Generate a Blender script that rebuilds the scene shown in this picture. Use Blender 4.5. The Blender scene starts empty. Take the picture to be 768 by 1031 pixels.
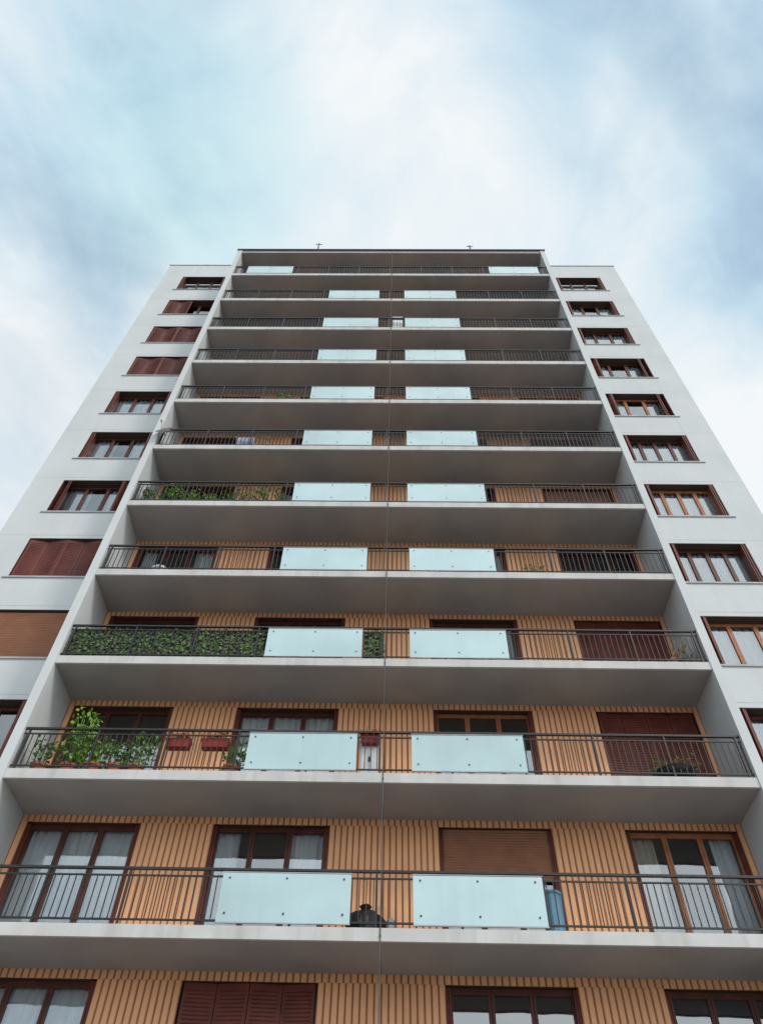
import bpy, math, random
from mathutils import Matrix, Vector
random.seed(7)
sc=bpy.context.scene
R=random.random
def U(a,b): return a+(b-a)*random.random()
# ---------------------------------------------------------------- materials
def new_mat(name,color,rough=.7,noise=.0,nscale=3.0,spec=.3,metal=0,streak=0,bump=0,bscale=60,col2=None):
    m=bpy.data.materials.new(name); m.use_nodes=True
    nt=m.node_tree; N=nt.nodes; L=nt.links; b=N['Principled BSDF']
    b.inputs['Roughness'].default_value=rough
    b.inputs['Specular IOR Level'].default_value=spec
    b.inputs['Metallic'].default_value=metal
    c=(*color,1)
    b.inputs['Base Color'].default_value=c
    tc=N.new('ShaderNodeTexCoord')
    if noise>0:
        n=N.new('ShaderNodeTexNoise'); n.inputs['Scale'].default_value=nscale; n.inputs['Detail'].default_value=4
        L.new(tc.outputs['Object'],n.inputs['Vector'])
        mix=N.new('ShaderNodeMix'); mix.data_type='RGBA'
        c2=col2 if col2 else tuple(x*(1-noise) for x in color)
        mix.inputs['A'].default_value=c; mix.inputs['B'].default_value=(*c2,1)
        mr=N.new('ShaderNodeMapRange'); mr.inputs['From Min'].default_value=.35; mr.inputs['From Max'].default_value=.68
        L.new(n.outputs['Fac'],mr.inputs['Value']); L.new(mr.outputs['Result'],mix.inputs['Factor'])
        out=mix.outputs['Result']
        if streak>0:
            mp=N.new('ShaderNodeMapping'); mp.inputs['Scale'].default_value=(5,5,.28)
            n2=N.new('ShaderNodeTexNoise'); n2.inputs['Scale'].default_value=1.0; n2.inputs['Detail'].default_value=4
            L.new(tc.outputs['Object'],mp.inputs['Vector']); L.new(mp.outputs['Vector'],n2.inputs['Vector'])
            m2=N.new('ShaderNodeMapRange'); m2.inputs['From Min'].default_value=.5; m2.inputs['From Max'].default_value=.75; m2.inputs['To Max'].default_value=streak
            L.new(n2.outputs['Fac'],m2.inputs['Value'])
            mx=N.new('ShaderNodeMix'); mx.data_type='RGBA'; mx.inputs['B'].default_value=(color[0]*.45,color[1]*.43,color[2]*.4,1)
            L.new(out,mx.inputs['A']); L.new(m2.outputs['Result'],mx.inputs['Factor']); out=mx.outputs['Result']
        L.new(out,b.inputs['Base Color'])
    if bump>0:
        n3=N.new('ShaderNodeTexNoise'); n3.inputs['Scale'].default_value=bscale; n3.inputs['Detail'].default_value=2
        L.new(tc.outputs['Object'],n3.inputs['Vector'])
        bp=N.new('ShaderNodeBump'); bp.inputs['Strength'].default_value=bump; bp.inputs['Distance'].default_value=.01
        L.new(n3.outputs['Fac'],bp.inputs['Height']); L.new(bp.outputs['Normal'],b.inputs['Normal'])
    return m
M={}
M['render']=new_mat('wing_render',(.57,.60,.615),.85,.08,.6,streak=.08,bump=.2,bscale=40)
M['fin']=new_mat('fin_paint',(.57,.595,.61),.8,.08,.8,streak=.10)
M['slab']=new_mat('slab_concrete',(.37,.35,.345),.85,.15,1.1)
M['fascia']=new_mat('slab_edge_paint',(.55,.55,.545),.8,.14,1.6,streak=.3)
M['joint']=new_mat('joint_sealant',(.10,.10,.10),.9)
M['orange']=new_mat('orange_cladding',(.82,.435,.235),.6,.12,1.3,streak=.12)
M['orange_back']=new_mat('orange_cladding_groove',(.30,.14,.07),.7)
M['brown']=new_mat('brown_frame',(.10,.03,.02),.45,.35,5)
M['wood']=new_mat('wood_frame',(.38,.14,.06),.45,.3,6)
M['shutter']=new_mat('brown_shutter',(.15,.035,.024),.5,.35,3)
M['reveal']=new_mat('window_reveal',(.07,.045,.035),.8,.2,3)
M['rail']=new_mat('railing_steel',(.016,.016,.018),.45,.3,8,spec=.4)
M['roller']=new_mat('roller_blind',(.32,.145,.085),.6,.2,3)
M['curtain']=new_mat('curtain_cloth',(.92,.94,.96),.9,.04,4)
M['curtain2']=new_mat('cream_curtain_cloth',(.82,.76,.66),.9,.1,4)
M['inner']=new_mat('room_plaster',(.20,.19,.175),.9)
M['coping']=new_mat('zinc_coping',(.14,.14,.15),.5,.2,2,metal=.3)
M['sill']=new_mat('window_sill',(.44,.45,.46),.7,.2,3)
M['white']=new_mat('white_enamel',(.75,.76,.77),.4,.1,3)
M['grey']=new_mat('grey_metal',(.35,.36,.37),.45,.2,4)
M['dgrey']=new_mat('dark_grey_paint',(.10,.10,.105),.6,.2,4)
M['black']=new_mat('black_plastic',(.02,.02,.022),.4,.2,6)
M['blue']=new_mat('blue_plastic',(.16,.34,.48),.4,.15,4)
M['terra']=new_mat('terracotta',(.40,.13,.06),.8,.25,8)
M['redbox']=new_mat('red_planter',(.30,.035,.025),.5,.2,6)
M['leaf']=new_mat('leaf_green',(.07,.17,.03),.55,.6,7,col2=(.14,.26,.05))
M['leaf2']=new_mat('dark_leaf_green',(.035,.085,.025),.55,.6,7,col2=(.09,.15,.04))
M['leaf3']=new_mat('bright_leaf_green',(.20,.38,.05),.5,.4,9)
M['leaf4']=new_mat('olive_screen_leaf',(.10,.13,.055),.6,.5,8,col2=(.16,.18,.09))
M['dry']=new_mat('dry_straw',(.45,.36,.2),.8,.4,9)
M['flower']=new_mat('red_petals',(.5,.03,.04),.6,.3,9)
M['cloth']=new_mat('laundry_cloth',(.5,.45,.5),.9,.5,3,col2=(.12,.2,.4))
M['mesh']=new_mat('privacy_mesh',(.03,.03,.035),.8,.3,9)
# frosted privacy panel
m=new_mat('opal_glass',(.50,.70,.74),.35,.22,.55,spec=.5,streak=.10); M['opal']=m
b=m.node_tree.nodes['Principled BSDF']; b.inputs['Coat Weight'].default_value=.8; b.inputs['Coat Roughness'].default_value=.03; b.inputs['Coat IOR'].default_value=1.6
nt=m.node_tree; tr=nt.nodes.new('ShaderNodeBsdfTranslucent'); tr.inputs['Color'].default_value=(.62,.83,.86,1)
ms=nt.nodes.new('ShaderNodeMixShader'); ms.inputs[0].default_value=.15
nt.links.new(b.outputs[0],ms.inputs[1]); nt.links.new(tr.outputs[0],ms.inputs[2]); nt.links.new(ms.outputs[0],nt.nodes['Material Output'].inputs['Surface'])
# window glass
m=bpy.data.materials.new('window_glass'); m.use_nodes=True; nt=m.node_tree; nt.nodes.clear(); M['glass']=m
o=nt.nodes.new('ShaderNodeOutputMaterial'); g=nt.nodes.new('ShaderNodeBsdfGlossy'); g.inputs['Roughness'].default_value=.01; g.inputs['Color'].default_value=(.88,.95,1,1)
t=nt.nodes.new('ShaderNodeBsdfTransparent'); t.inputs['Color'].default_value=(.94,.97,.98,1)
fr=nt.nodes.new('ShaderNodeFresnel'); fr.inputs['IOR'].default_value=2.7
n=nt.nodes.new('ShaderNodeTexNoise'); n.inputs['Scale'].default_value=1.3; n.inputs['Detail'].default_value=1; tc=nt.nodes.new('ShaderNodeTexCoord')
bp=nt.nodes.new('ShaderNodeBump'); bp.inputs['Strength'].default_value=.12; bp.inputs['Distance'].default_value=.05
nt.links.new(tc.outputs['Object'],n.inputs['Vector']); nt.links.new(n.outputs['Fac'],bp.inputs['Height']); nt.links.new(bp.outputs['Normal'],g.inputs['Normal'])
mx=nt.nodes.new('ShaderNodeMixShader'); nt.links.new(fr.outputs[0],mx.inputs[0]); nt.links.new(t.outputs[0],mx.inputs[1]); nt.links.new(g.outputs[0],mx.inputs[2]); nt.links.new(mx.outputs[0],o.inputs['Surface'])

# ---------------------------------------------------------------- mesh builder
class MB:
    def __init__(s): s.v=[]; s.f=[]; s.mi=[]
    def add(s,vs,fs,mi=0):
        o=len(s.v); s.v+=vs; s.f+=[tuple(i+o for i in f) for f in fs]; s.mi+=[mi]*len(fs)
    def box(s,x0,x1,y0,y1,z0,z1,mi=0):
        s.add([(x0,y0,z0),(x1,y0,z0),(x1,y1,z0),(x0,y1,z0),(x0,y0,z1),(x1,y0,z1),(x1,y1,z1),(x0,y1,z1)],
              [(0,3,2,1),(4,5,6,7),(0,1,5,4),(1,2,6,5),(2,3,7,6),(3,0,4,7)],mi)
    def cyl(s,x,y,z0,z1,r0,r1=None,n=14,mi=0,cap=True):
        if r1 is None:r1=r0
        vs=[(x+r0*math.cos(2*math.pi*i/n),y+r0*math.sin(2*math.pi*i/n),z0) for i in range(n)]+[(x+r1*math.cos(2*math.pi*i/n),y+r1*math.sin(2*math.pi*i/n),z1) for i in range(n)]
        fs=[(i,(i+1)%n,n+(i+1)%n,n+i) for i in range(n)]
        if cap: fs+=[tuple(range(n-1,-1,-1)),tuple(range(n,2*n))]
        s.add(vs,fs,mi)
    def tube(s,pts,r,n=6,mi=0):
        for a,b in zip(pts[:-1],pts[1:]):
            a=Vector(a);b=Vector(b);d=(b-a).normalized()
            u=d.orthogonal().normalized();w=d.cross(u)
            vs=[];
            for c in (a,b):
                for i in range(n):
                    t=2*math.pi*i/n; vs.append(tuple(c+u*math.cos(t)*r+w*math.sin(t)*r))
            s.add(vs,[(i,(i+1)%n,n+(i+1)%n,n+i) for i in range(n)]+[tuple(range(n-1,-1,-1)),tuple(range(n,2*n))],mi)
    def build(s,name,mats,parent=None,smooth=False):
        me=bpy.data.meshes.new(name); me.from_pydata(s.v,[],s.f); me.update()
        if not isinstance(mats,(list,tuple)):mats=[mats]
        for m_ in mats: me.materials.append(m_)
        me.polygons.foreach_set('material_index',s.mi)
        if smooth: me.polygons.foreach_set('use_smooth',[True]*len(s.f))
        o=bpy.data.objects.new(name,me); sc.collection.objects.link(o)
        if parent:o.parent=parent
        return o
def empty(name):
    e=bpy.data.objects.new(name,None); sc.collection.objects.link(e); return e

# ---------------------------------------------------------------- building
Z0=9.6806-.03; H=2.7728; P=1.33; TS=.17
def zk(t): return Z0+H*t
WY=-.22   # wing face plane
bld=empty('apartment_building')
B={k:MB() for k in ['slab','fascia','joint','fin','render','orange','orange_back','brown','wood','shutter','reveal','rail','roller','curtain','curtain2','inner','coping','sill','glass','opal']}
LINT=.14
def ribs(x0,x1,z0,z1,y=0.0):
    n=max(1,round((x1-x0)/.12)); w=(x1-x0)/n
    B['orange_back'].box(x0,x1,y-.012,y+.0,z0,z1)
    for i in range(n):
        a=x0+i*w+w*.10; b=x0+(i+1)*w-w*.10; c=w*.08
        vs=[];yb=y-.0125;yf=y-.034+U(-.002,.002)
        for z in (z0,z1): vs+=[(a,yb,z),(a+c,yf,z),(b-c,yf,z),(b,yb,z)]
        B['orange'].add(vs,[(0,1,5,4),(1,2,6,5),(2,3,7,6),(3,2,1,0),(4,5,6,7)])
def curtain(x0,x1,z0,z1,y,key='curtain'):
    n=max(6,int((x1-x0)/.03)); ph=R()*6; fr=U(28,44)
    vs=[]
    for i in range(n+1):
        x=x0+(x1-x0)*i/n; d=.03*math.sin(x*fr+ph)+.014*math.sin(x*fr*2.3+ph*2)
        vs+= [(x,y+d*.8,z0),(x,y+d,z1)]
    B[key].add(vs,[(2*i,2*i+2,2*i+3,2*i+1) for i in range(n)])
def frame(x0,x1,z0,z1,y,key,leaves=3,mid=None):
    f=B[key]; t=.055
    f.box(x0,x1,y-.03,y+.04,z1-t,z1); f.box(x0,x1,y-.03,y+.04,z0,z0+t)
    f.box(x0,x0+t,y-.032,y+.042,z0+t,z1-t); f.box(x1-t,x1,y-.032,y+.042,z0+t,z1-t)
    w=(x1-x0-2*t)/leaves
    for i in range(leaves):
        a=x0+t+i*w; b=a+w; s=.05
        f.box(a+.004,a+s,y-.05,y+.02,z0+t+.004,z1-t-.004); f.box(b-s,b-.004,y-.05,y+.02,z0+t+.004,z1-t-.004)
        f.box(a+s,b-s,y-.048,y+.018,z1-t-s,z1-t-.004); f.box(a+s,b-s,y-.048,y+.018,z0+t+.004,z0+t+.09)
        q=U(-.004,.004)
        B['glass'].add([(a+s,y-.01+q,z0+t+.09),(b-s,y-.01-q,z0+t+.09),(b-s,y-.01-q*.3,z1-t-s),(a+s,y-.01+q,z1-t-s)],[(0,1,2,3)])
def shutters(x0,x1,z0,z1,y,panels=4,slack=0.0):
    s=B['shutter']; w=(x1-x0)/panels
    for i in range(panels):
        a=x0+i*w+.006;b=x0+(i+1)*w-.006
        d=slack if i%2 else -slack
        vs=[(a,y+d,z0),(b,y-d,z0),(b,y-d+.03,z0),(a,y+d+.03,z0),(a,y+d,z1),(b,y-d,z1),(b,y-d+.03,z1),(a,y+d+.03,z1)]
        s.add(vs,[(0,3,2,1),(4,5,6,7),(0,1,5,4),(1,2,6,5),(2,3,7,6),(3,0,4,7)])
        zz=z0+.12
        while zz<z1-.12:
            vs=[(a+.05,y+d*.9-.008,zz),(b-.05,y-d*.9-.008,zz),(b-.05,y-d*.9+.006,zz+.03),(a+.05,y+d*.9+.006,zz+.03)]
            s.add(vs,[(0,1,2,3)]); zz+=.06
def roller(x0,x1,z0,z1,y):
    n=int((z1-z0)/.055); h=(z1-z0)/n
    for i in range(n):
        z=z0+i*h
        B['roller'].add([(x0,y,z),(x1,y,z),(x1,y-.014,z+h*.5),(x0,y-.014,z+h*.5),(x1,y,z+h*.92),(x0,y,z+h*.92)],[(0,1,2,3),(3,2,4,5)])
    B['roller'].box(x0,x1,y+.004,y+.012,z0,z1)
MW=[(-6.86,-4.64),(-3.21,-.96),(1.15,3.32),(4.74,6.88)]
ms_={(-2,0):'curt',(-2,1):'shut',(-2,2):'half',(-2,3):'half',
 (-1,0):'curt',(-1,1):'part',(-1,2):'roll',(-1,3):'wood',
 (0,0):'dark',(0,1):'curt',(0,2):'dark',(0,3):'shut',
 (1,0):'dark',(1,1):'dark',(1,2):'part',(1,3):'shut',
 (2,0):'part',(2,1):'dark',(2,2):'part',(2,3):'dark',
 (3,0):'dark',(3,1):'part',(3,2):'dark',(3,3):'roll'}
K=range(-2,10)
GT=zk(-2)
for k in K:
    z=zk(k); zf=z+TS; zc=zk(k+1)
    for a,b2 in ((-6.998,.067),(.083,6.998)):
        B['slab'].box(a,b2,-P+.05,-.0,z,z+TS)
        B['fascia'].box(a,b2,-P,-P+.049,z-.018,z+TS+.012)
    B['joint'].box(.0672,.0828,-P+.01,0,z+.012,z+TS-.01)
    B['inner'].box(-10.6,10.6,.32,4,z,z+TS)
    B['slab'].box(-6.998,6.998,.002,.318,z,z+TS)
    px_=[-6.998]+[v for w_ in MW for v in w_]+[6.998]
    for a,b2 in zip(px_[0::2],px_[1::2]):
        ribs(a,b2,zf,zc-LINT-.003)
        B['reveal'].box(a,b2,.003,.30,zf,zc-LINT)
    ribs(-6.998,6.998,zc-LINT,zc-.002)
    B['reveal'].box(-6.998,6.998,.003,.30,zc-LINT+.002,zc-.001)
    for i,(a,b2) in enumerate(MW):
        st=ms_.get((k,i)) or random.choice(['dark','part','dark','dark','roll','part','shut'])
        z0=zf+.05; z1=zc-LINT
        B['sill'].box(a+.002,b2-.002,-.03,.3,zf+.001,z0-.002)
        key='wood' if st=='wood' or (k,i)==(0,2) else 'brown'
        if st=='shut':
            shutters(a+.03,b2-.03,z0,z1-.01,.04,4,.02)
        fy=.12 if (k<0) else .17
        frame(a+.004,b2-.004,z0,z1-.003,fy,key,3)
        if st!='shut':
            for x in (a+.01,b2-.01-.07):
                for q in range(2): B['shutter'].box(x+q*.04,x+q*.04+.03,.0,fy-.055,z0+.02,z1-.03)
        if st in('curt',): curtain(a+.1,b2-.1,z0,z1-.05,fy+.075)
        if st in('part','wood'):
            w=b2-a; curtain(a+.1,a+w*U(.22,.40),z0,z1-.05,fy+.075,random.choice(['curtain','curtain2'])); curtain(b2-w*U(.2,.42),b2-.1,z0,z1-.05,fy+.08)
        if st=='half': curtain(a+.1,b2-.1,z0,z0+1.35,fy+.075)
        if st=='roll':
            zz=z1-(1.0 if (k,i)==(-1,2) else U(.6,1.9)); roller(a+.05,b2-.05,zz,z1-.01,fy-.08)
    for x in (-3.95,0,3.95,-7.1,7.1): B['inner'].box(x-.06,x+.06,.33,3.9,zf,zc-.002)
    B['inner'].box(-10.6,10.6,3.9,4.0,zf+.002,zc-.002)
    for j in range(8):
        y=-.15-j*.14
        B['rail'].box(.067,.083,y-.008,y+.008,zf+.06,z+1.1)
    B['rail'].box(.063,.087,-P+.08,-.05,z+1.1,z+1.13); B['rail'].box(.063,.087,-P+.08,-.05,zf+.03,zf+.06)
    yr=-P+.05
    B['rail'].box(-6.99,6.99,yr-.025,yr+.025,z+1.085,z+1.125)
    B['rail'].box(-6.99,6.99,yr-.012,yr+.012,z+.975,z+1.0)
    B['rail'].box(-6.99,6.99,yr-.012,yr+.012,z+.26,z+.288)
    x=-6.93
    while x<6.98:
        B['rail'].box(x-.008,x+.008,yr-.008,yr+.008,z+.288,z+.975); x+=.1187
    for i in range(11):
        x=-6.9+i*1.38
        B['rail'].box(x-.017,x+.017,yr-.019,yr+.019,zf+.001,z+1.085)
    if k==9: pr=[(-6.4,-4.36),(4.42,6.58)]
    else: pr=[(-2.55,-.43),(.62,2.76)]
    for a,b2 in pr:
        a+=U(-.02,.02); b2+=U(-.02,.02); tl=U(-.006,.006)
        ob=[(a,yr-.047,z+.24),(b2,yr-.047+tl,z+.24),(b2,yr-.037+tl,z+.24),(a,yr-.037,z+.24),(a,yr-.047-tl,z+1.03),(b2,yr-.047,z+1.03),(b2,yr-.037,z+1.03),(a,yr-.037-tl,z+1.03)]
        B['opal'].add(ob,[(0,3,2,1),(4,5,6,7),(0,1,5,4),(1,2,6,5),(2,3,7,6),(3,0,4,7)])
        for x in (a+.12,(a+b2)/2,b2-.12):
            for zz in (z+.36,z+.93): B['rail'].box(x-.02,x+.02,yr-.030,yr-.013,zz,zz+.03); B['rail'].box(x-.014,x+.014,yr-.058,yr-.0535,zz,zz+.028)
        B['sill'].box(a-.01,b2+.01,yr-.055,yr-.028,z+1.037,z+1.050)
        B['sill'].box(a-.01,b2+.01,yr-.055,yr-.028,z+.220,z+.234)
# ---- wings
XO=10.88
SH=1.05
def wingbox(sx,x0,x1,y0,y1,z0,z1,key='render'):
    a,b2=(x0,x1) if sx>0 else (-x1,-x0)
    B[key].box(a,b2,y0,y1,z0,z1)
TOP=zk(10)+1.32
FY=.06
ws={(-1,9):'dark',(-1,8):'foldd',(-1,7):'shut',(-1,6):'shut',(-1,5):'curt',(-1,4):'part',(-1,3):'side',(-1,2):'shut',(-1,1):'roll',(-1,0):'dark',
    (1,9):'dark',(1,8):'part',(1,7):'curt',(1,6):'side',(1,5):'side',(1,4):'curt',(1,3):'curt',(1,2):'curt',(1,1):'curt',(1,0):'curt'}
for sx in (-1,1):
    wingbox(sx,7.201,7.80,WY,.16,0,TOP); wingbox(sx,9.92,XO,WY,.16,0,TOP)
    for k in K:
        z=zk(k); zs=z+SH; zh=zk(k+1)-LINT
        wingbox(sx,7.801,9.919,WY+.001,.16,(zk(k)-LINT) if k>-2 else 0.001,zs)
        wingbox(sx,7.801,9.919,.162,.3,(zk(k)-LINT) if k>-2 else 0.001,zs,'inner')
        wingbox(sx,7.66,10.06,WY-.035,WY+.0,zs-.035,zs-.005,'sill')
        wingbox(sx,7.803,9.917,WY-.03,.02,zs+.001,zs+.02,'sill')
        a,b2=(7.80,9.92) if sx>0 else (-9.92,-7.80)
        for x in (a+.001,b2-.021): B['brown'].box(x,x+.02,WY+.005,.13,zs+.021,zh-.021)
        B['reveal'].box(a+.001,b2-.001,WY+.005,.13,zh-.02,zh-.001)
        st=ws.get((sx,k),random.choice(['curt','part','side']))
        frame(a+.022,b2-.022,zs+.022,zh-.022,FY,'wood' if (sx>0 and k in(3,5,1)) else 'brown',4 if (sx>0 and k in (2,3,4)) else 3)
        x0,x1=a+.03,b2-.03;w=x1-x0
        if st=='shut': shutters(x0,x1,zs+.03,zh-.03,WY+.06,4,.035)
        if st=='foldd': shutters(x0,x0+w*.5,zs+.03,zh-.03,WY+.06,2,.03)
        if st in('side','dark','part','curt'):
            ww=.30 if st=='side' else .05
            for s0,sg in ((x0,1),(x1,-1)):
                for q in range(2):
                    xa=s0+sg*(.02+q*.045); xb=s0+sg*(.02+q*.045+ww*.5)
                    ya=FY-.06; yb=WY-.02+q*.02
                    vs=[(xa,ya,zs+.04),(xb,yb,zs+.04),(xb+sg*.03,yb,zs+.04),(xa+sg*.03,ya,zs+.04)]
                    vs+=[(v[0],v[1],zh-.04) for v in vs]
                    B['shutter'].add(vs,[(0,1,2,3),(4,5,6,7),(0,1,5,4),(1,2,6,5),(2,3,7,6),(3,0,4,7)])
        if st=='curt': curtain(a+.06,b2-.06,zs+.05,zh-.05,.15)
        if st in('part','side'): curtain(a+.06,a+w*.42,zs+.05,zh-.05,.15); curtain(b2-w*.36,b2-.06,zs+.05,zh-.05,.15)
        if st=='roll': roller(x0,x1,zs+.04,zh-.04,WY+.07)
    wingbox(sx,7.801,9.919,WY+.001,.16,zk(10)-LINT,TOP-.001)
    wingbox(sx,7.203,XO+.03,WY-.03,.22,TOP,TOP+.05,'sill')
    wingbox(sx,XO-.25,XO-.001,.161,12,0,TOP-.002)
    for k in K: wingbox(sx,7.215,XO-.001,WY-.0015,WY-.0002,zk(k)-.010,zk(k)+.0,'sill')
    wingbox(sx,7.0,7.2,-P-.025,.05,0,zk(10)+.26,'fin')
B['render'].box(-XO+.26,XO-.26,11.75,12,0,TOP-.003)
B['slab'].box(-XO+.26,XO-.26,.35,11.74,zk(10)+.0,zk(10)+.25)
B['slab'].box(-6.998,6.998,-P-.0,.34,zk(10),zk(10)+.2)
B['coping'].box(-7.24,7.24,-P-.08,.34,zk(10)+.262,zk(10)+.32)
B['slab'].box(-6.998,6.998,-P-.001,.30,zk(10)+.202,zk(10)+.26)
# ground storey
B['render'].box(-6.998,6.998,0,.3,3.0,GT-.002)
for a,b2 in ((-6.998,-5),(-3,-1.2),(1.2,3),(5,6.998)): B['render'].box(a,b2,0,.3,0,2.998)
frame(-1.19,1.19,.02,2.99,.12,'brown',2)
for a,b2 in ((-4.99,-3.01),(3.01,4.99)):
    B['render'].box(a,b2,.001,.299,0,.9); frame(a,b2,.91,2.99,.12,'brown',3)
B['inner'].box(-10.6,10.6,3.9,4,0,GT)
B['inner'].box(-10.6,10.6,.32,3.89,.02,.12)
names={'slab':'balcony_slabs','fascia':'slab_edges','joint':'expansion_joint','fin':'side_fins','render':'outer_walls','orange':'ribbed_cladding','orange_back':'cladding_backing','brown':'window_frames','wood':'wood_window_frames','shutter':'shutters','reveal':'window_reveals','rail':'balcony_railings','roller':'roller_blinds','curtain':'white_curtains','curtain2':'cream_curtains','inner':'interior_walls','coping':'roof_coping','sill':'window_sills','glass':'window_panes','opal':'frosted_balcony_panels'}
for k_,mb in B.items():
    mb.build(names[k_],M[k_],bld)
dp=MB(); dp.tube([(.075,-P-.015,zk(-2)-.5),(.075,-P-.015,zk(10)+.1)],.009,8)
for k in K:
    dp.box(.06,.09,-P-.028,-P-.001,zk(k)+.05,zk(k)+.07)
dp.build('drain_pipe',M['dgrey'],bld)

# ---------------------------------------------------------------- balcony things
def leaves(mb,cx,cy,cz,rx,ry,rz,n,s,mi=0):
    cl=[(U(-1,1),U(-1,1),U(-1,1)) for _ in range(max(3,n//14))]
    for _ in range(n):
        c=random.choice(cl); q=.38
        x=cx+rx*max(-1,min(1,c[0]*.75+random.gauss(0,q))); y=cy+ry*max(-1,min(1,c[1]*.75+random.gauss(0,q))); z=cz+rz*max(-1,min(1,c[2]*.75+random.gauss(0,q)))
        d=Vector((random.gauss(0,1),random.gauss(0,1),random.gauss(0,.7))).normalized(); u=d.orthogonal().normalized()
        l=s*U(.6,1.4); p0=Vector((x,y,z))
        mb.add([tuple(p0),tuple(p0+d*l*.5+u*l*.3),tuple(p0+d*l),tuple(p0+d*l*.5-u*l*.3)],[(0,1,2,3)],mi)
def pot(mb,x,y,z,r,h,mi):
    mb.cyl(x,y,z,z+h*.82,r*.72,r*.95,mi=mi); mb.cyl(x,y,z+h*.82,z+h,r*1.08,r*1.1,mi=mi)
def potted(x,k,h=.7,r=.16,w=.3,n=160,s=.09,lm='leaf',pm='terra',y=None,ph=.26):
    if y is None: y=-P+.32
    z=zk(k)+TS+.002; mb=MB(); pot(mb,x,y,z,r,ph,1)
    for i in range(6):
        a=U(0,6.3); mb.tube([(x,y,z+ph-.02),(x+math.cos(a)*w*.3,y+math.sin(a)*w*.2,z+ph+h*.5),(x+math.cos(a)*w*.7,y+math.sin(a)*w*.4,z+ph+h*.9)],.006,5,0)
    leaves(mb,x,y,z+ph+h*.5,w,min(w,.2),h*.5,n,s,0)
    mb.build('potted_plant',[M[lm],M[pm]])
potted(-6.0,0,1.3,.17,.28,330,.11,'leaf3')
potted(-5.55,0,.6,.2,.3,230,.1,'leaf3'); potted(-5.1,0,.5,.17,.28,200,.09,'leaf'); potted(-6.55,0,.5,.17,.24,150,.09,'leaf')
potted(-4.7,0,.8,.16,.25,210,.09,'leaf'); potted(-2.85,0,.65,.17,.24,190,.09,'leaf')
def flowerbox(x0,x1,k,z=.78):
    mb=MB(); zz=zk(k)+z; y=-P+.19
    mb.add([(x0+.03,y-.08,zz),(x1-.03,y-.08,zz),(x1-.03,y+.08,zz),(x0+.03,y+.08,zz),(x0,y-.1,zz+.18),(x1,y-.1,zz+.18),(x1,y+.1,zz+.18),(x0,y+.1,zz+.18)],[(0,3,2,1),(4,5,6,7),(0,1,5,4),(1,2,6,5),(2,3,7,6),(3,0,4,7)],0)
    for x in (x0+.12,x1-.12): mb.tube([(x,y+.0,zz+.17),(x,-P+.05,zz+.34),(x,-P+.03,zz+.1)],.006,5,0)
    leaves(mb,(x0+x1)/2,y,zz+.25,(x1-x0)/2,.1,.08,110,.06,1); leaves(mb,(x0+x1)/2,y,zz+.3,(x1-x0)/2,.1,.06,35,.045,2)
    mb.build('flower_box',[M['redbox'],M['leaf2'],M['flower']])
flowerbox(-4.2,-3.7,0); flowerbox(-3.5,-2.95,0); flowerbox(-.38,.0,0,1.12-.2)
mb=MB(); z=zk(0)+TS+.002; yc=-P+.3; xx=.04
mb.box(-.42+xx,-.06+xx,yc-.05,yc+.3,z,z+.86,0); mb.box(-.44+xx,-.04+xx,yc-.07,yc+.32,z+.861,z+.90,0)
mb.box(-.40+xx,-.245+xx,yc-.068,yc-.052,z+.05,z+.82,1); mb.box(-.235+xx,-.08+xx,yc-.068,yc-.052,z+.05,z+.82,1); mb.box(-.26+xx,-.22+xx,yc-.085,yc-.069,z+.4,z+.5,2)
mb.build('storage_cabinet',[M['white'],M['white'],M['black']])
mb=MB(); x=5.65; y=-P+.4
mb.cyl(x,y,z,z+.05,.2,.16,18,1)
for i in range(5):
    a0=i/5*1.4;a1=(i+1)/5*1.4
    mb.cyl(x,y,z+.051+.30*(1-math.cos(a0)),z+.051+.30*(1-math.cos(a1)),.40*math.sin(a0)+.02,.40*math.sin(a1)+.02,18,1,False)
leaves(mb,x,y,z+.44,.42,.25,.18,340,.08,0); mb.build('bowl_planter',[M['leaf'],M['black']])
def leafscreen(x0,x1,k,h0=.25,h1=1.05):
    mb=MB(); y=-P+.085; zz=zk(k)
    n=int((x1-x0)*420)
    for _ in range(n):
        px=Vector((U(x0,x1),y+U(-.02,.03),zz+U(h0,h1))); d=Vector((random.gauss(0,1),random.gauss(0,.35),random.gauss(0,1))).normalized(); u=d.cross(Vector((0,1,0))).normalized()
        l=U(.05,.10); mb.add([tuple(px),tuple(px+d*l*.5+u*l*.32),tuple(px+d*l),tuple(px+d*l*.5-u*l*.32)],[(0,1,2,3)],random.choice([0,0,1,3]))
    mb.box(x0,x1,y+.035,y+.04,zz+h0,zz+h1,2)
    mb.build('ivy_screen',[M['leaf4'],M['leaf2'],M['mesh'],M['leaf']])
leafscreen(-6.94,-2.6,1); leafscreen(-.40,.04,1)
mb=MB(); z=zk(1)+TS+.002; y=-P+.3
mb.tube([(6.8,y+.1,z+.85),(6.4,y,z+.4)],.018,6,1)
for i in range(90):
    mb.tube([(6.4,y,z+.42),(6.25+U(-.17,.14),y+U(-.1,.1),z+.003+U(0,.08))],.007,4,0)
mb.build('straw_broom',[M['dry'],M['wood']])
potted(6.62,1,.55,.16,.26,110,.1,'dry','black')
potted(3.8,2,.32,.17,.32,170,.09,'leaf3',ph=.2); potted(-5.6,2,.12,.2,.18,30,.06,'leaf','white',ph=.3)
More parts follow.
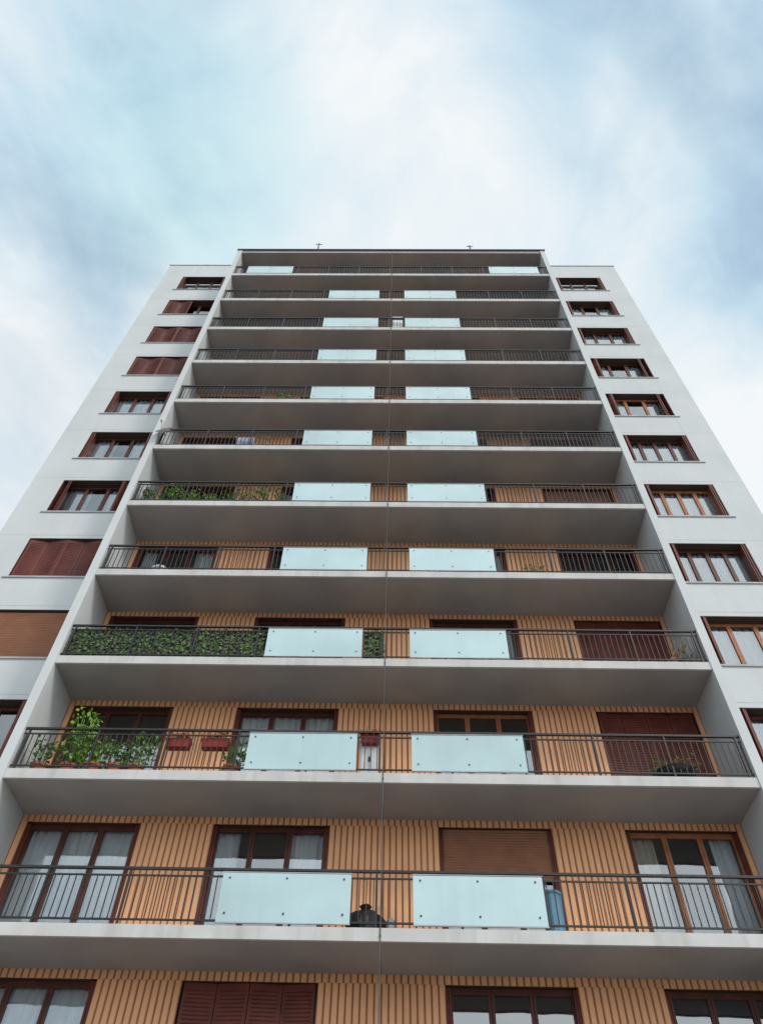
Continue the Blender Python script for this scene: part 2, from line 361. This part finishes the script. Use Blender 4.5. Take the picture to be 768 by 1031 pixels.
for x in (-6.7,-6.3,-5.9,-5.45,-4.9,-4.3,-3.9,-3.4,-3.0):
    potted(x,3,U(.4,.85),U(.12,.18),U(.2,.32),int(U(110,180)),.09,random.choice(['leaf','leaf2','leaf3','leaf']),random.choice(['terra','black','terra']))
potted(-3.4,5,.6,.15,.35,140,.09,'leaf3'); potted(5.2,5,.4,.14,.2,70,.08,'leaf')
potted(-5.9,7,.3,.14,.2,70,.08,'leaf2'); potted(4.9,3,.3,.14,.2,60,.08,'leaf2')
mb=MB(); c=Vector((-6.8,-P-.12,zk(4)+.72)); ax=Vector((-.25,-.75,.55)).normalized(); u=ax.orthogonal().normalized(); w=ax.cross(u)
rings=[];n=20
for j in range(6):
    r=.27*j/5
    for i in range(n):
        t=2*math.pi*i/n; rings.append(tuple(c+ax*(r*r*.9)+u*math.cos(t)*r+w*math.sin(t)*r))
fs=[(j*n+i,j*n+(i+1)%n,(j+1)*n+(i+1)%n,(j+1)*n+i) for j in range(5) for i in range(n)]
mb.add(rings,fs,0); mb.tube([tuple(c-w*.25),tuple(c+ax*.32)],.01,6,1); mb.tube([tuple(c+ax*.30),tuple(c+ax*.38)],.03,8,1); mb.tube([tuple(c),(-6.8,-P+.05,zk(4)+.65)],.018,6,1)
mb.build('satellite_dish',[M['white'],M['grey']])
for k,x0,x1 in ((4,2.8,6.95),(4,.1,.5),(7,-6.95,-2.75),(8,2.9,6.9)):
    mb=MB(); y=-P+.09
    x=x0
    while x<x1: mb.box(x,x+.012,y,y+.004,zk(k)+.24,zk(k)+1.06); x+=.03
    zz=zk(k)+.24
    while zz<zk(k)+1.06: mb.box(x0,x1,y+.0045,y+.008,zz,zz+.01); zz+=.05
    mb.build('privacy_mesh_screen',M['mesh'])
mb=MB(); z=zk(7)+TS+.002; mb.box(.14,.52,-P+.2,-P+.6,z,z+1.35,0); mb.box(.12,.54,-P+.18,-P+.62,z+1.351,z+1.39,0); mb.box(.16,.325,-P+.185,-P+.199,z+.05,z+1.3,0); mb.box(.335,.5,-P+.185,-P+.199,z+.05,z+1.3,0); mb.box(.31,.35,-P+.17,-P+.184,z+.6,z+.7,1)
mb.build('storage_cabinet',[M['white'],M['grey']])
def chair(x,k,mat):
    mb=MB(); z=zk(k)+TS+.002; y=-P+.35
    for dx in (-.2,.2):
        mb.box(x+dx-.02,x+dx+.02,y-.2,y-.16,z,z+.45); mb.box(x+dx-.02,x+dx+.02,y+.16,y+.2,z,z+.9)
    mb.box(x-.23,x+.23,y-.22,y+.22,z+.451,z+.485)
    for q in range(4): mb.box(x-.22,x+.22,y+.2,y+.22,z+.55+q*.1,z+.61+q*.1)
    mb.build('balcony_chair',mat)
chair(-.3,5,M['wood']); chair(4.4,8,M['wood'])
def rack(x,k):
    mb=MB(); z=zk(k)+TS+.002; y=-P+.55
    for s in (-.5,.5):
        mb.tube([(x+s,y-.25,z),(x+s,y+.25,z+.95)],.012,5,0); mb.tube([(x+s,y+.25,z),(x+s,y-.25,z+.95)],.012,5,0)
    for q in range(5):
        yy=y-.24+q*.12; mb.tube([(x-.5,yy,z+.93),(x+.5,yy,z+.93)],.006,5,0)
    for q in range(3):
        yy=y-.24+q*.24; xa=x-.45+q*.1; xb=xa+U(.35,.6); n=10; vs=[]
        for i in range(n+1):
            xx=xa+(xb-xa)*i/n; d=.02*math.sin(i*1.3+q); vs+=[(xx,yy+d,z+.45+.03*math.sin(i)),(xx,yy,z+.94)]
        mb.add(vs,[(2*i,2*i+2,2*i+3,2*i+1) for i in range(n)],1)
    mb.build('drying_rack',[M['grey'],M['cloth']])
rack(-4.2,4)
z=zk(-1)+TS+.002
mb=MB(); n=14;rgs=[]
prof=[(.0,.10),(.06,.28),(.18,.33),(.32,.29),(.42,.18),(.47,.06),(.54,.10)]
for j,(hh,rr) in enumerate(prof):
    for i in range(n):
        t=2*math.pi*i/n; k2=rr*(1+.14*math.sin(3*t+j)+.10*math.sin(7*t+j*.7)); rgs.append((-.18+k2*math.cos(t)*1.0,-P+.42+k2*.7*math.sin(t),z+hh))
mb.add(rgs,[(j*n+i,j*n+(i+1)%n,(j+1)*n+(i+1)%n,(j+1)*n+i) for j in range(len(prof)-1) for i in range(n)]+[tuple(range(n-1,-1,-1))],0)
mb.build('garbage_bag',M['black'])
mb=MB(); mb.cyl(.24,-P+.35,z,z+.26,.08); mb.cyl(.24,-P+.35,z+.261,z+.31,.05,.035); mb.build('metal_canister',M['grey'])
mb=MB(); yb=-P+.4; mb.cyl(2.92,yb,z,z+.04,.17,.18); mb.cyl(2.92,yb,z+.041,z+.72,.16,.18); mb.cyl(2.92,yb,z+.721,z+.76,.195); mb.cyl(2.92,yb,z+.761,z+.80,.16,.1); mb.build('water_barrel',M['blue'])
def antenna(x,y,h,arms):
    mb=MB(); z=zk(10)+.321; mb.tube([(x,y,z),(x,y,z+h)],.035,6)
    for i in range(arms): zz=z+h-.1-i*.22; mb.tube([(x-.16,y,zz),(x+.16,y,zz)],.016,5)
    mb.build('antenna',M['dgrey'])
antenna(-3.45,-P-.03,.85,1); antenna(3.75,-P-.03,.6,1)

# ---------------------------------------------------------------- ground
gm=new_mat('ground_gravel',(.22,.21,.19),.95,.3,.4,bump=.4,bscale=8)
mb=MB(); mb.add([(-1500,-1500,0),(1500,-1500,0),(1500,1500,0),(-1500,1500,0)],[(0,1,2,3)]); mb.build('ground',gm)
pm=new_mat('pavement_concrete',(.40,.38,.35),.9,.2,1.2,bump=.3,bscale=20)
mb=MB(); mb.box(-40,40,-20,-.25,-.2,.12); mb.box(-40,40,-20.16,-20.002,-.2,.125); mb.build('pavement',pm)
am=new_mat('asphalt',(.06,.06,.062),.9,.25,1.5,bump=.4,bscale=60)
mb=MB(); mb.add([(-400,-27.5,.004),(400,-27.5,.004),(400,-20.17,.004),(-400,-20.17,.004)],[(0,1,2,3)],0)
for i in range(-30,31): mb.add([(i*6,-23.9,.008),(i*6+3,-23.9,.008),(i*6+3,-23.78,.008),(i*6,-23.78,.008)],[(0,1,2,3)],1)
mb.build('road',[am,M['white']])

# ---------------------------------------------------------------- sky
w=bpy.data.worlds.new('World'); sc.world=w; w.use_nodes=True; nt=w.node_tree; N=nt.nodes; L=nt.links; N.clear()
w.cycles.sampling_method='MANUAL'; w.cycles.sample_map_resolution=256
SE=math.radians(38); SA=math.radians(130)
out=N.new('ShaderNodeOutputWorld'); sky=N.new('ShaderNodeTexSky'); sky.sky_type='NISHITA'; sky.sun_disc=False
sky.sun_elevation=SE; sky.sun_rotation=SA
bg1=N.new('ShaderNodeBackground'); bg1.inputs[1].default_value=.1; L.new(sky.outputs[0],bg1.inputs[0])
bg2=N.new('ShaderNodeBackground'); bg2.inputs[1].default_value=1.0
tc=N.new('ShaderNodeTexCoord')
nrm=N.new('ShaderNodeVectorMath'); nrm.operation='NORMALIZE'; L.new(tc.outputs['Generated'],nrm.inputs[0])
sep=N.new('ShaderNodeSeparateXYZ'); L.new(nrm.outputs[0],sep.inputs[0])
def math_(op,a,b=None,c=None,clamp=False):
    n=N.new('ShaderNodeMath'); n.operation=op; n.use_clamp=clamp
    for i,v in enumerate((a,b,c)):
        if v is None: continue
        if isinstance(v,(int,float)): n.inputs[i].default_value=v
        else: L.new(v,n.inputs[i])
    return n.outputs[0]
zc_=math_('ADD',math_('MAXIMUM',sep.outputs['Z'],0.0),.5)
px=math_('DIVIDE',sep.outputs['X'],zc_); py=math_('DIVIDE',sep.outputs['Y'],zc_)
cmb=N.new('ShaderNodeCombineXYZ'); L.new(px,cmb.inputs[0]); L.new(py,cmb.inputs[1])
def noise(scale,det,dist,off,stretch=(1,1,1),rough=.5):
    mp=N.new('ShaderNodeMapping'); mp.inputs['Location'].default_value=off; mp.inputs['Scale'].default_value=stretch
    L.new(cmb.outputs[0],mp.inputs['Vector'])
    n=N.new('ShaderNodeTexNoise'); n.inputs['Scale'].default_value=scale; n.inputs['Detail'].default_value=det; n.inputs['Distortion'].default_value=dist; n.inputs['Roughness'].default_value=rough
    L.new(mp.outputs[0],n.inputs['Vector']); return n.outputs['Fac']
def blob(az,el,width):
    a=math.radians(az);e=math.radians(el); d=(math.sin(a)*math.cos(e),math.cos(a)*math.cos(e),math.sin(e))
    v=N.new('ShaderNodeVectorMath'); v.operation='DOT_PRODUCT'; L.new(nrm.outputs[0],v.inputs[0]); v.inputs[1].default_value=d
    mr=N.new('ShaderNodeMapRange'); mr.interpolation_type='SMOOTHSTEP'; mr.inputs['From Min'].default_value=math.cos(math.radians(width)); mr.inputs['From Max'].default_value=1.0
    L.new(v.outputs['Value'],mr.inputs['Value']); return mr.outputs['Result']
n1=noise(2.6,5,.6,(3.1,1.7,0),(1.1,1.0,1),.52); n2=noise(7.5,5,.7,(7.7,2.2,0),(1,.8,1),.58)
bri=math_('ADD',math_('MULTIPLY',n1,1.35),math_('MULTIPLY',n2,.85))
bri=math_('ADD',bri,-.46)
for az,el,wd,amt in ((-15,77,14,.16),(50,70,12,.16),(-40,46,24,.32),(40,43,22,.28),(-75,66,13,.02),(60,60,12,-.22),(66,77,10,-.12),(-50,61,9,.04),(0,60,16,.14)):
    bri=math_('ADD',bri,math_('MULTIPLY',blob(az,el,wd),amt))
cr=N.new('ShaderNodeValToRGB'); L.new(bri,cr.inputs[0])
e=cr.color_ramp.elements; e[0].position=.10; e[0].color=(.31,.43,.60,1); e[1].position=.98; e[1].color=(.90,.935,.96,1)
x=e.new(.34); x.color=(.43,.59,.755,1); x=e.new(.54); x.color=(.57,.74,.86,1); x=e.new(.76); x.color=(.75,.85,.915,1)
teal=math_('MULTIPLY',blob(-47,71,11),math_('MULTIPLY',n2,.85),None,True)
mt=N.new('ShaderNodeMix'); mt.data_type='RGBA'; L.new(teal,mt.inputs['Factor']); L.new(cr.outputs[0],mt.inputs['A']); mt.inputs['B'].default_value=(.50,.80,.86,1)
sky_fill=blob(160,32,60)  # unseen bright sky patch behind the camera, added to lift light on the facade
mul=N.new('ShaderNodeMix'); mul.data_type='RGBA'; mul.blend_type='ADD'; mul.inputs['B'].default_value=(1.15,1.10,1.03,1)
L.new(sky_fill,mul.inputs['Factor']); L.new(mt.outputs['Result'],mul.inputs['A'])
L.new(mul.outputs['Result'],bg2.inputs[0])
mask=math_('MULTIPLY_ADD',n1,1.2,.45,True)
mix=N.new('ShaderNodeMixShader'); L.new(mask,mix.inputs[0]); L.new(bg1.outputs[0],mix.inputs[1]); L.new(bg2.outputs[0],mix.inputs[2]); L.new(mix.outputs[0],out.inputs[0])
sun=bpy.data.lights.new('sun','SUN'); sun.energy=1.5; sun.angle=math.radians(12); sun.color=(1,.92,.82)
so=bpy.data.objects.new('sun',sun); sc.collection.objects.link(so)
d=Vector((math.sin(SA)*math.cos(SE),math.cos(SA)*math.cos(SE),math.sin(SE)))
so.rotation_euler=d.to_track_quat('Z','Y').to_euler(); so.location=d*60
# ---------------------------------------------------------------- camera
cam=bpy.data.cameras.new('camera'); co=bpy.data.objects.new('camera',cam); sc.collection.objects.link(co)
cam.sensor_fit='HORIZONTAL'; cam.sensor_width=36; cam.lens=36*772/768; cam.clip_end=5000; cam.clip_start=.1
co.matrix_world=Matrix.Translation((.24187,-14.00481,1.6))@Matrix.Rotation(.02623,4,'Z')@Matrix.Rotation(math.pi/2+.90402,4,'X')@Matrix.Rotation(.02793,4,'Z')
sc.camera=co
sc.view_settings.view_transform='Standard'; sc.view_settings.look='None'; sc.view_settings.exposure=0
